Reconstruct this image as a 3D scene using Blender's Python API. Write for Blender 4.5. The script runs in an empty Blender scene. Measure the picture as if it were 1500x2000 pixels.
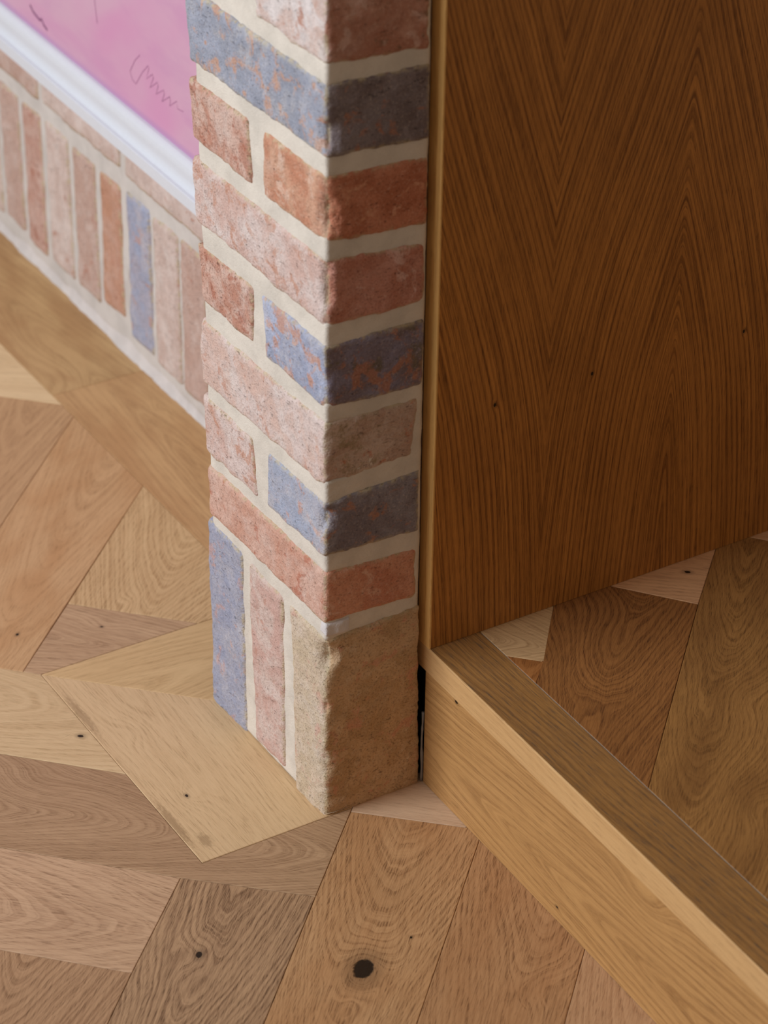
import bpy, math, random
import numpy as np
from mathutils import Matrix, Vector

random.seed(7)
scene = bpy.context.scene
col = scene.collection
MM = 0.001

# ------------------------------------------------------------------ camera
cam_d = bpy.data.cameras.new('camera')
cam = bpy.data.objects.new('camera', cam_d)
col.objects.link(cam)
R = np.array([[0.85383815, -0.52039894, 0.0120561],
              [-0.27032652, -0.46308973, -0.84408025],
              [0.44484153, 0.71744884, -0.53608131]])
u_, s_, vt_ = np.linalg.svd(R)
R = u_ @ vt_
cx_, cy_, cz_ = -1.00378, -1.71257, 1.58753
M = Matrix.Identity(4)
for i in range(3):
    M[i][0] = R[0][i]
    M[i][1] = -R[1][i]
    M[i][2] = -R[2][i]
M[0][3], M[1][3], M[2][3] = cx_, cy_, cz_
cam.matrix_world = M
cam_d.sensor_fit = 'HORIZONTAL'
cam_d.sensor_width = 36.0
cam_d.lens = 5445.242 / 1500.0 * 36.0
cam_d.clip_start = 0.05
cam_d.dof.use_dof = True
cam_d.dof.focus_distance = 2.50
cam_d.dof.aperture_fstop = 9.0
cam_d.dof.aperture_blades = 9
scene.camera = cam

# ------------------------------------------------------------------ light
def lin(c):
    return tuple(((v / 255) / 12.92 if v / 255 <= 0.04045 else ((v / 255 + 0.055) / 1.055) ** 2.4) for v in c)

world = bpy.data.worlds.new('world')
scene.world = world
world.use_nodes = True
wb = world.node_tree.nodes['Background']
wb.inputs[0].default_value = (1.0, 0.77, 0.57, 1)
wb.inputs[1].default_value = 0.215

def area(name, loc, target, sx, sy, power, color):
    d = bpy.data.lights.new(name, 'AREA')
    d.shape = 'RECTANGLE'
    d.size = sx
    d.size_y = sy
    d.energy = power
    d.color = color
    o = bpy.data.objects.new(name, d)
    col.objects.link(o)
    o.location = loc
    dirv = Vector(target) - Vector(loc)
    o.rotation_euler = dirv.to_track_quat('-Z', 'Y').to_euler()
    return o

area('window_light', (-2.95, 0.68, 2.05), (0.1, 0.1, 0.25), 1.6, 1.9, 122, (0.90, 0.96, 1.0))
area('front_fill_light', (-1.6, -2.6, 2.6), (0.2, 0.0, 0.2), 1.6, 1.6, 2.5, (1.0, 0.90, 0.78))  # added weak warm fill from the front left, not an actual window

scene.view_settings.view_transform = 'Standard'
scene.view_settings.look = 'None'
scene.view_settings.gamma = 1.0
scene.view_settings.use_curve_mapping = False
scene.view_settings.exposure = 0.0

# ------------------------------------------------------------------ helpers
def tag(o, label=None, cat=None, group=None, kind=None):
    if label: o['label'] = label
    if cat: o['category'] = cat
    if group: o['group'] = group
    if kind: o['kind'] = kind
    return o

def empty(name, loc=(0, 0, 0)):
    o = bpy.data.objects.new(name, None)
    o.empty_display_size = 0.05
    col.objects.link(o)
    o.location = loc
    return o

def make(name, verts, faces, mat, parent=None, smooth=False, mats=None, fm=None):
    me = bpy.data.meshes.new(name)
    me.from_pydata([tuple(v) for v in verts], [], [tuple(f) for f in faces])
    me.update()
    if mats:
        for m in mats: me.materials.append(m)
        if fm is not None: me.polygons.foreach_set('material_index', fm)
    elif mat:
        me.materials.append(mat)
    if smooth:
        me.polygons.foreach_set('use_smooth', [True] * len(me.polygons))
    o = bpy.data.objects.new(name, me)
    col.objects.link(o)
    if parent is not None: o.parent = parent
    return o

# numpy gradient-ish value noise
_rng = np.random.RandomState(11)
_perm = _rng.permutation(4096)
_vals = _rng.uniform(-1, 1, 4096)

def vnoise(P):
    Pi = np.floor(P).astype(np.int64)
    f = P - Pi
    f = f * f * f * (f * (f * 6 - 15) + 10)
    out = np.zeros(len(P))
    for dx in (0, 1):
        for dy in (0, 1):
            for dz in (0, 1):
                h = _perm[(Pi[:, 0] + dx) & 4095]
                h = _perm[(h + Pi[:, 1] + dy) & 4095]
                h = _perm[(h + Pi[:, 2] + dz) & 4095]
                w = (f[:, 0] if dx else 1 - f[:, 0]) * (f[:, 1] if dy else 1 - f[:, 1]) * (f[:, 2] if dz else 1 - f[:, 2])
                out += w * _vals[h]
    return out

def fbm(P, size, octv=3, seed=0.0, gain=0.5):
    """P in mm, size = feature size in mm."""
    out = np.zeros(len(P)); a = 1.0; tot = 0
    Q = P / size + np.array([seed * 17.3, seed * 5.1 + 40, seed * 9.7 + 80])
    for _ in range(octv):
        out += a * vnoise(Q); tot += a
        Q = Q * 2.03 + 13.7; a *= gain
    return out / tot

# ------------------------------------------------------------------ node helpers
class NT:
    def __init__(self, name):
        self.m = bpy.data.materials.new(name)
        self.m.use_nodes = True
        self.t = self.m.node_tree
        for n in list(self.t.nodes): self.t.nodes.remove(n)
        self.out = self.t.nodes.new('ShaderNodeOutputMaterial')
        self.b = self.t.nodes.new('ShaderNodeBsdfPrincipled')
        self.t.links.new(self.b.outputs[0], self.out.inputs[0])
    def n(self, typ, **kw):
        nd = self.t.nodes.new(typ)
        for k, v in kw.items(): setattr(nd, k, v)
        return nd
    def put(self, sock, v):
        if isinstance(v, bpy.types.NodeSocket): self.t.links.new(v, sock)
        elif isinstance(v, (tuple, list)) and len(v) == 3 and sock.type == 'RGBA': sock.default_value = (*v, 1)
        else: sock.default_value = v
    def math(self, op, a, b=0.0, c=None, clamp=False):
        nd = self.n('ShaderNodeMath', operation=op, use_clamp=clamp)
        self.put(nd.inputs[0], a); self.put(nd.inputs[1], b)
        if c is not None: self.put(nd.inputs[2], c)
        return nd.outputs[0]
    def mix(self, f, a, b):
        nd = self.n('ShaderNodeMix', data_type='RGBA')
        self.put(nd.inputs[0], f); self.put(nd.inputs[6], a); self.put(nd.inputs[7], b)
        return nd.outputs[2]
    def noise(self, vec, scale, detail=2.0, rough=0.5, dist=0.0):
        nd = self.n('ShaderNodeTexNoise')
        self.put(nd.inputs['Vector'], vec)
        nd.inputs['Scale'].default_value = scale
        nd.inputs['Detail'].default_value = detail
        nd.inputs['Roughness'].default_value = rough
        nd.inputs['Distortion'].default_value = dist
        return nd.outputs[0]
    def xyz(self, x, y, z):
        nd = self.n('ShaderNodeCombineXYZ')
        self.put(nd.inputs[0], x); self.put(nd.inputs[1], y); self.put(nd.inputs[2], z)
        return nd.outputs[0]
    def step(self, v, lo, hi, a=0.0, b=1.0):
        nd = self.n('ShaderNodeMapRange', interpolation_type='SMOOTHSTEP')
        self.put(nd.inputs[0], v)
        for i, q in enumerate((lo, hi, a, b)): nd.inputs[i + 1].default_value = q
        return nd.outputs[0]
    def bump(self, h, strength, dist):
        nd = self.n('ShaderNodeBump')
        nd.inputs['Strength'].default_value = strength
        nd.inputs['Distance'].default_value = dist
        self.put(nd.inputs['Height'], h)
        return nd.outputs[0]

def scale3(c, k): return tuple(min(1, v * k) for v in c)

# ------------------------------------------------------------------ wood
def wood(name, c_light, c_dark, v0=0.0, h=0.03, taper=0.12, ring=0.0035, contrast=0.55, pores=0.6,
         warp=0.006, knots=(), seed=0.0, rough=0.5, spec=0.3, streak=0.5, tint=None, tint_amt=0.0, stains=(), fold=None, pore_col=None):
    """Oak. UV 'grain' in metres: u along the grain, v across. Rings are a cone cut by the board face."""
    N = NT(name)
    uv = N.n('ShaderNodeUVMap', uv_map='grain').outputs[0]
    sp = N.n('ShaderNodeSeparateXYZ'); N.put(sp.inputs[0], uv)
    U, V = sp.outputs[0], sp.outputs[1]
    w1 = N.noise(N.xyz(N.math('MULTIPLY', U, 5.0), N.math('MULTIPLY', V, 16.0), seed * 3.1), 1.0, 3.0, 0.5)
    w2 = N.noise(N.xyz(N.math('MULTIPLY', U, 40.0), N.math('MULTIPLY', V, 110.0), seed * 1.7 + 9), 1.0, 2.0, 0.5)
    if fold:
        w1 = N.noise(N.xyz(N.math('MULTIPLY', U, 2.0), N.math('MULTIPLY', V, 6.5), seed * 3.1), 1.0, 2.0, 0.4)
    if fold:                                   # book-matched veneer: leaves mirrored at the seams
        c0, half = fold
        Vv = N.math('SUBTRACT', V, c0)
        Vv = N.math('PINGPONG', N.math('ADD', Vv, half * 40), half)
        Vr = N.math('SQRT', N.math('ADD', N.math('MULTIPLY', Vv, Vv), h * h))
        # rings run nearly upright low on the sheet and lean over higher up
        t1 = N.math('MULTIPLY', U, taper * 0.22)
        e = N.math('SUBTRACT', U, 0.22)
        e = N.math('MULTIPLY', N.math('ADD', e, N.math('SQRT', N.math('ADD', N.math('MULTIPLY', e, e), 0.012))), 0.5)
        F = N.math('ADD', N.math('ADD', Vr, t1), N.math('MULTIPLY', e, taper))
    else:
        Vc = N.math('SUBTRACT', V, v0)
        Vr = N.math('SQRT', N.math('ADD', N.math('MULTIPLY', Vc, Vc), h * h))
        F = N.math('ADD', Vr, N.math('MULTIPLY', U, taper))
    F = N.math('ADD', F, N.math('MULTIPLY', N.math('SUBTRACT', w1, 0.5), warp * 2))
    F = N.math('ADD', F, N.math('MULTIPLY', N.math('SUBTRACT', w2, 0.5), warp * (0.08 if fold else 0.16)))
    dark_k = None
    for (ku, kv, kr, amp, core) in knots:
        du = N.math('MULTIPLY', N.math('SUBTRACT', U, ku), 0.62)
        dv = N.math('SUBTRACT', V, kv)
        d2 = N.math('ADD', N.math('MULTIPLY', du, du), N.math('MULTIPLY', dv, dv))
        g = N.math('EXPONENT', N.math('MULTIPLY', d2, -1.0 / (kr * kr)))
        F = N.math('ADD', F, N.math('MULTIPLY', g, amp))
        if core > 0:
            du2 = N.math('SUBTRACT', U, ku)
            du2 = N.math('MULTIPLY', du2, 0.66)
            dd = N.math('SQRT', N.math('ADD', N.math('MULTIPLY', du2, du2), N.math('MULTIPLY', dv, dv)))
            wob = N.noise(N.xyz(U, V, seed), 150.0, 2.0)
            dd = N.math('ADD', dd, N.math('MULTIPLY', N.math('SUBTRACT', wob, 0.5), core * 0.7))
            kk = N.step(dd, core * 0.75, core * 1.05, 1.0, 0.0)
            halo = N.step(dd, core * 0.9, core * 2.6, 0.34, 0.0)
            kk = N.math('MAXIMUM', kk, halo)
            dark_k = kk if dark_k is None else N.math('MAXIMUM', dark_k, kk)
    fr = N.math('FRACT', N.math('DIVIDE', F, ring))
    early = N.math('SUBTRACT', 1.0, N.math('MINIMUM', N.math('MULTIPLY', fr, 2.4), N.math('MULTIPLY', N.math('SUBTRACT', 1.0, fr), 7.0), clamp=True), clamp=True)
    irr = N.noise(N.xyz(N.math('FLOOR', N.math('DIVIDE', F, ring)), N.math('MULTIPLY', U, 7.0), seed + 3), 1.7, 1.0)
    early = N.math('MULTIPLY', early, N.step(irr, 0.25, 0.7, 0.35, 1.0))
    f2 = N.math('FRACT', N.math('DIVIDE', F, ring * 0.37))
    fine = N.math('MULTIPLY', N.step(f2, 0.55, 1.0), N.step(w2, 0.3, 0.6))
    ln_ = N.noise(N.xyz(N.math('MULTIPLY', U, 5.0), N.math('DIVIDE', F, ring * 0.42), seed + 8), 1.0, 2.5, 0.62)
    ln_ = N.step(ln_, 0.50, 0.62)
    # pores: short dashes along the grain gathered in the early wood
    pn = N.noise(N.xyz(N.math('MULTIPLY', U, 60.0), N.math('MULTIPLY', V, 1350.0), seed * 5), 1.0, 2.0, 0.6)
    pmask = N.math('MULTIPLY', N.step(pn, 0.51, 0.60), N.math('ADD', N.math('MULTIPLY', N.math('MAXIMUM', early, N.math('MULTIPLY', ln_, .8)), 0.78), 0.22))
    pn2 = N.noise(N.xyz(N.math('MULTIPLY', U, 45.0), N.math('MULTIPLY', V, 600.0), seed * 2 + 4), 1.0, 2.0, 0.6)
    st = N.noise(N.xyz(N.math('MULTIPLY', U, 4.0), N.math('MULTIPLY', F, 95.0), seed * 7 + 1), 1.0, 3.0, 0.6)
    big = N.noise(N.xyz(N.math('MULTIPLY', U, 7.0), N.math('MULTIPLY', V, 20.0), seed * 4 + 2), 1.0, 2.0, 0.5)
    c_mid = tuple(a * 0.55 + b * 0.45 for a, b in zip(c_light, c_dark))
    c = N.mix(N.math('MULTIPLY', N.step(st, 0.3, 0.72), streak), c_light, c_mid)
    c = N.mix(N.math('MULTIPLY', N.step(big, 0.35, 0.75), streak * 0.55), c, c_mid)
    if tint:
        tn = N.noise(N.xyz(N.math('MULTIPLY', U, 9.0), N.math('MULTIPLY', V, 22.0), seed * 6 + 5), 1.0, 2.0, 0.5)
        c = N.mix(N.math('MULTIPLY', N.step(tn, 0.42, 0.68), tint_amt), c, tint)
    c = N.mix(N.math('MULTIPLY', early, contrast * 0.75), c, c_dark)
    c = N.mix(N.math('MULTIPLY', ln_, contrast * 0.62), c, c_dark)
    c = N.mix(N.math('MULTIPLY', fine, contrast * 0.38), c, c_dark)
    c = N.mix(N.math('MULTIPLY', N.step(pn2, 0.44, 0.66), 0.34 * pores), c, c_dark)
    c = N.mix(N.math('MULTIPLY', pmask, min(1.0, pores * 1.15)), c, pore_col or scale3(c_dark, 0.62))
    for (su, sv, ru, rv, amt) in stains:
        du = N.math('DIVIDE', N.math('SUBTRACT', U, su), ru); dv = N.math('DIVIDE', N.math('SUBTRACT', V, sv), rv)
        d2 = N.math('SQRT', N.math('ADD', N.math('MULTIPLY', du, du), N.math('MULTIPLY', dv, dv)))
        g = N.step(N.math('ADD', d2, N.math('MULTIPLY', N.math('SUBTRACT', N.noise(N.xyz(N.math('MULTIPLY', U, .4), V, 7), 420.0, 3.0, 0.7), 0.5), 1.6)), 0.3, 1.0, 1.0, 0.0)
        c = N.mix(N.math('MULTIPLY', g, amt), c, scale3(c_dark, 0.55))
    if dark_k is not None:
        c = N.mix(dark_k, c, (0.022, 0.012, 0.006))
    N.put(N.b.inputs['Base Color'], c)
    N.put(N.b.inputs['Roughness'], N.math('ADD', rough, N.math('MULTIPLY', pmask, 0.2)))
    N.b.inputs['Specular IOR Level'].default_value = spec
    hgt = N.math('ADD', N.math('MULTIPLY', pmask, -1.0), N.math('MULTIPLY', pn2, 0.35))
    if dark_k is not None: hgt = N.math('SUBTRACT', hgt, N.math('MULTIPLY', N.math('POWER', dark_k, 4.0), 4.0))
    N.put(N.b.inputs['Normal'], N.bump(hgt, 0.35, 0.00035))
    return N.m

def offset_poly(poly, d):
    n = len(poly); out = []
    ar = sum(poly[i][0] * poly[(i + 1) % n][1] - poly[(i + 1) % n][0] * poly[i][1] for i in range(n))
    sgn = 1 if ar > 0 else -1
    for i in range(n):
        p0 = np.array(poly[i - 1]); p1 = np.array(poly[i]); p2 = np.array(poly[(i + 1) % n])
        e1 = (p1 - p0) / np.linalg.norm(p1 - p0); e2 = (p2 - p1) / np.linalg.norm(p2 - p1)
        n1 = sgn * np.array([-e1[1], e1[0]]); n2 = sgn * np.array([-e2[1], e2[0]])
        k = 1 + n1 @ n2
        out.append(p1 + (n1 + n2) / max(k, 0.25) * d)
    return out

def board_uv(me, fn):
    uvl = me.uv_layers.new(name='grain')
    for lp in me.loops:
        uvl.data[lp.index].uv = fn(me.vertices[lp.vertex_index].co)

def plank(poly, ang, mat, z, parent, thick=13.0, gap=0.22, org=None, name='plank'):
    """poly in mm (plan); ang = grain direction in degrees."""
    poly = [np.array(p, float) for p in poly]
    ar = sum(poly[i][0] * poly[(i + 1) % len(poly)][1] - poly[(i + 1) % len(poly)][0] * poly[i][1] for i in range(len(poly)))
    if ar < 0: poly = poly[::-1]
    dz = random.uniform(-0.10, 0.10)
    rings = [(gap + 0.5, z + dz), (gap, z + dz - 0.45), (gap, z - thick)]
    V = []
    for d, zz in rings:
        for p in offset_poly(poly, d): V.append((p[0] * MM, p[1] * MM, zz * MM))
    n = len(poly)
    F = [list(range(n)), list(range(2 * n, 3 * n))[::-1]]
    for r in range(2):
        for i in range(n):
            j = (i + 1) % n
            F.append((r * n + i, (r + 1) * n + i, (r + 1) * n + j, r * n + j))
    o = make(name, V, F, mat, parent)
    a = math.radians(ang); ca, sa = math.cos(a), math.sin(a)
    ox, oy = (org if org is not None else (sum(p[0] for p in poly) / n, sum(p[1] for p in poly) / n))
    def fn(co):
        x, y = co.x - ox * MM, co.y - oy * MM
        return (x * ca + y * sa, -x * sa + y * ca)
    board_uv(o.data, fn)
    return o

# ------------------------------------------------------------------ LOWER FLOOR
def mat_plain(name, c, rough=0.8, bumpk=0.0, sc=200.0, spec=0.2, var=0.12):
    N = NT(name)
    tc = N.n('ShaderNodeTexCoord').outputs['Object']
    a = N.noise(tc, sc, 4.0, 0.6)
    b = N.noise(tc, sc * 0.12, 3.0, 0.5)
    cc = N.mix(N.step(a, 0.3, 0.7), scale3(c, 1 - var), scale3(c, 1 + var * 0.6))
    cc = N.mix(N.math('MULTIPLY', N.step(b, 0.4, 0.7), 0.4), cc, scale3(c, 1 - var * 1.2))
    N.put(N.b.inputs['Base Color'], cc)
    N.b.inputs['Roughness'].default_value = rough
    N.b.inputs['Specular IOR Level'].default_value = spec
    if bumpk: N.put(N.b.inputs['Normal'], N.bump(a, 0.6, bumpk))
    return N.m

m_sub = mat_plain('subfloor', (0.02, 0.014, 0.01), 0.9)

def slab(name, poly, z0, z1, mat, parent=None):
    n = len(poly)
    V = [(x * MM, y * MM, z0 * MM) for x, y in poly] + [(x * MM, y * MM, z1 * MM) for x, y in poly]
    F = [list(range(n))[::-1], list(range(n, 2 * n))] + [(i, (i + 1) % n, n + (i + 1) % n, n + i) for i in range(n)]
    return make(name, V, F, mat, parent)

floor = slab('floor', [(-1000, -1000), (262, -1000), (262, 2000), (-1000, 2000)], -40, -12.5, m_sub)
tag(floor, 'oiled oak parquet floor of diagonal planks framed by straight border boards', kind='structure')

def s2(x, y): return (x, y)
def W(name, light, dark, **kw):
    if name.startswith('oak_low'):
        light, dark = [(c_[0] * .985, c_[1] * 1.012, c_[2] * 1.035) for c_ in (light, dark)]
    return wood(name, lin(light), lin(dark), **kw)

GA, GB = -45.0, -135.0
def cen(poly):
    return (sum(p[0] for p in poly) / len(poly), sum(p[1] for p in poly) / len(poly))
def loc_uv(pt, org, ang):
    a = math.radians(ang); x = (pt[0] - org[0]) * MM; y = (pt[1] - org[1]) * MM
    return (x * math.cos(a) + y * math.sin(a), -x * math.sin(a) + y * math.cos(a))

# (polygon, grain angle, light, dark, options, knots [(x, y, spread, lift, core)] in plan mm)
LOW = [
 # straight board beside the pillar and the sliver between it and the brick
 dict(p=[(-127, 329), (-127, -1.5), (28, -1.5), (28, 30), (10, 30), (10, 195)], a=-90, l=(224, 186, 142), d=(186, 142, 98), o=dict(v0=0.005, h=0.02, taper=0.06, ring=0.0048, contrast=.20, pores=.38, seed=1.3, streak=.35), org=(-73.5, 138),
      k=[(-94, 90, .012, -.010, .0016), (-92, 203, .014, .012, .0)], st=[(-122, 250, .05, .006, .5), (-123, 60, .05, .006, .55), (-110, 25, .016, .008, .5)]),
 # dark figured plank running under the pillar corner
 dict(p=[(-760, 780), (-127, 147), (-127, -1.5), (28, -1.5), (23.5, -6), (-63.5, -92), (-153, -10), (-760, 597)], a=GA, l=(192, 152, 116), d=(142, 102, 70), o=dict(v0=-.008, h=0.018, taper=0.30, ring=0.0040, contrast=.55, pores=.5, seed=2.2, warp=.010), k=[(-215, 175, .03, .02, 0)]),
 # pale plank left
 dict(p=[(-760, 962), (-127, 329), (-127, 147), (-760, 780)], a=GA, l=(226, 190, 146), d=(186, 144, 98), o=dict(v0=.02, h=0.05, taper=0.14, ring=0.0055, contrast=.3, pores=.4, seed=3.4), k=[(-137.5, 220, .008, .008, .0022)]),
 dict(p=[(-760, 597), (-153, -10), (-246, -98.5), (-760, 415)], a=GA, l=(216, 174, 138), d=(160, 116, 84), o=dict(v0=-.01, h=0.03, taper=0.22, ring=0.0050, contrast=.40, pores=.6, seed=4.1, warp=.012), st=[(-260, 90, .02, .003, .3)]),
 dict(p=[(-334.5, -10), (-246, -98.5), (-470, -322), (-558, -233)], a=GB, l=(196, 152, 114), d=(134, 94, 64), o=dict(v0=-.03, h=0.012, taper=0.24, ring=0.0052, contrast=.6, pores=.7, seed=5.2, warp=.010)),
 dict(p=[(-153, -10), (-63.5, -92), (-404, -432), (-493, -345), (-246, -98.5)], a=GB, l=(196, 154, 116), d=(118, 82, 56), o=dict(v0=.004, h=0.016, taper=0.16, ring=0.0050, contrast=.62, pores=.85, seed=6.6, warp=.016, rough=.55), k=[(-187, -107.5, .016, .014, .0030)]),
 dict(p=[(23.5, -6), (101, -78), (104, -78), (104, -97.5), (-390, -590), (-404, -432), (-63.5, -92)], a=GB, l=(206, 157, 111), d=(148, 100, 62), o=dict(v0=-.006, h=0.022, taper=0.20, ring=0.0046, contrast=.40, pores=.8, seed=7.1, warp=.010, tint=lin((178, 124, 78)), tint_amt=.35), k=[(-76, -194, .022, .024, .0098), (-20, -180, .006, .006, .0012)]),
 dict(p=[(104, -97.5), (104, -264), (-314, -681), (-390, -590)], a=GB, l=(198, 148, 104), d=(142, 94, 58), o=dict(v0=.02, h=0.014, taper=0.18, ring=0.0050, contrast=.35, pores=.8, seed=8.3, warp=.012, tint=lin((172, 120, 78)), tint_amt=.35), k=[(40, -290, .02, .016, 0)]),
 dict(p=[(104, -264), (104, -432), (-230, -765), (-314, -681)], a=GB, l=(206, 160, 120), d=(160, 110, 74), o=dict(v0=.0, h=0.02, taper=0.14, ring=0.0052, contrast=.4, pores=.7, seed=9.4)),
 dict(p=[(104, -432), (104, -600), (-146, -849), (-230, -765)], a=GB, l=(200, 152, 110), d=(150, 102, 66), o=dict(seed=9.9)),
 # pinkish triangle between pillar and step
 dict(p=[(23.5, -6), (28, -1.5), (28, 12), (112, 12), (112, -78), (101, -78)], a=GA, l=(216, 178, 144), d=(174, 132, 102), o=dict(v0=.06, h=0.02, taper=0.05, ring=0.0050, contrast=.2, pores=.4, seed=10.2)),
 # wedge along the dark joint
 dict(p=[(-51, 426), (46, 329), (-127, 329), (-140, 342)], a=GA, l=(208, 168, 130), d=(156, 112, 78), o=dict(v0=.0, h=0.012, taper=0.16, ring=0.0045, contrast=.4, pores=.6, seed=11.5), k=[(-40, 372, .012, .010, .0013)]),
 dict(p=[(-127, 329), (118, 329), (118, 175), (29, 175)], a=0, l=(224, 184, 134), d=(180, 136, 88), o=dict(v0=.01, h=0.03, taper=0.10, ring=0.0060, contrast=.25, pores=.35, seed=12.6)),
 dict(p=[(117.5, 588), (-51, 426), (46, 329), (117.5, 329)], a=GB, l=(224, 184, 136), d=(172, 124, 78), o=dict(v0=.0, h=0.010, taper=0.36, ring=0.0055, contrast=.42, pores=.5, seed=13.3, warp=.012), k=[(0, 395, .008, .008, 0)]),
 dict(p=[(117.5, 758), (117.5, 588), (-140, 342), (-219, 421)], a=GB, l=(216, 170, 124), d=(176, 128, 84), o=dict(v0=.01, h=0.02, taper=0.14, ring=0.0060, contrast=.28, pores=.4, seed=14.8, tint=lin((186, 134, 86)), tint_amt=.5), k=[(-118, 402, .010, .008, .0015)]),
 dict(p=[(117.5, 789), (117.5, 758), (-219, 421), (-301, 504), (50, 856)], a=GB, l=(208, 164, 120), d=(162, 116, 78), o=dict(v0=.0, h=0.03, taper=0.10, ring=0.0060, contrast=.3, pores=.4, seed=15.1)),
 dict(p=[(117.5, 789), (117.5, 973), (-700, 1790), (-700, 1606)], a=GA, l=(240, 206, 160), d=(212, 170, 122), o=dict(v0=.01, h=0.03, taper=0.12, ring=0.0080, contrast=.3, pores=.3, seed=16.4)),
 dict(p=[(50, 856), (-301, 504), (-390, 593), (-39, 945)], a=GB, l=(200, 150, 100), d=(150, 102, 60), o=dict(seed=16.9)),
 dict(p=[(117.5, 812), (262, 812), (262, 1700), (117.5, 1700)], a=90, l=(212, 170, 120), d=(168, 124, 80), o=dict(v0=.02, h=0.02, taper=0.10, ring=0.0085, contrast=.35, pores=.3, seed=17.7, tint=lin((172, 128, 86)), tint_amt=.6), k=[(145, 845, .03, .02, .0)]),
 dict(p=[(117.5, 812), (262, 812), (262, 230), (117.5, 230)], a=90, l=(216, 170, 120), d=(168, 122, 80), o=dict(v0=.005, h=0.02, taper=0.05, ring=0.0080, contrast=.35, pores=.3, seed=18.5, tint=lin((182, 134, 90)), tint_amt=.5), k=[(206, 726, .006, .006, .0)]),
 dict(p=[(117.5, 973), (117.5, 1160), (-700, 1977), (-700, 1790)], a=GA, l=(204, 156, 106), d=(156, 108, 66), o=dict(seed=19.5)),
 dict(p=[(-38.5, 944.5), (-390, 593), (-478.5, 681.5), (-127, 1033)], a=GB, l=(206, 164, 120), d=(160, 114, 76), o=dict(seed=50)),
 dict(p=[(-127, 1033), (-478.5, 681.5), (-567, 770), (-215.5, 1121.5)], a=GB, l=(214, 172, 126), d=(170, 124, 82), o=dict(seed=51)),
 dict(p=[(-215.5, 1121.5), (-567, 770), (-655.5, 858.5), (-304, 1210)], a=GB, l=(200, 156, 114), d=(154, 110, 72), o=dict(seed=52)),
 dict(p=[(-304, 1210), (-655.5, 858.5), (-744, 947), (-392.5, 1298.5)], a=GB, l=(220, 182, 138), d=(176, 132, 90), o=dict(seed=53)),
 dict(p=[(-392.5, 1298.5), (-744, 947), (-832.5, 1035.5), (-481, 1387)], a=GB, l=(206, 164, 120), d=(160, 114, 76), o=dict(seed=54)),
 dict(p=[(-423.5, 78.5), (-335, -10), (-558.5, -233.5), (-647, -145)], a=GB, l=(214, 172, 126), d=(170, 124, 82), o=dict(seed=60)),
 dict(p=[(-512, 167), (-423.5, 78.5), (-647, -145), (-735.5, -56.5)], a=GB, l=(200, 156, 114), d=(154, 110, 72), o=dict(seed=61)),
 dict(p=[(-600.5, 255.5), (-512, 167), (-735.5, -56.5), (-824, 32)], a=GB, l=(220, 182, 138), d=(176, 132, 90), o=dict(seed=62)),
 dict(p=[(117.5, 1159.5), (117.5, 1346.5), (-600, 2064), (-600, 1877)], a=GA, l=(200, 156, 114), d=(154, 110, 72), o=dict(seed=70)),
 dict(p=[(117.5, 1346.5), (117.5, 1533.5), (-600, 2251), (-600, 2064)], a=GA, l=(220, 182, 138), d=(176, 132, 90), o=dict(seed=71)),
]
for i, D in enumerate(LOW):
    org = D.get('org', cen(D['p']))
    kn = [(*loc_uv((k[0], k[1]), org, D['a']), k[2], k[3], k[4]) for k in D.get('k', [])]
    stn = [(*loc_uv((k[0], k[1]), org, D['a']), k[2], k[3], k[4]) for k in D.get('st', [])]
    m = W('oak_low_%d' % i, D['l'], D['d'], knots=kn, stains=stn, **D['o'])
    plank(D['p'], D['a'], m, 0.0, floor, org=org)

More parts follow.
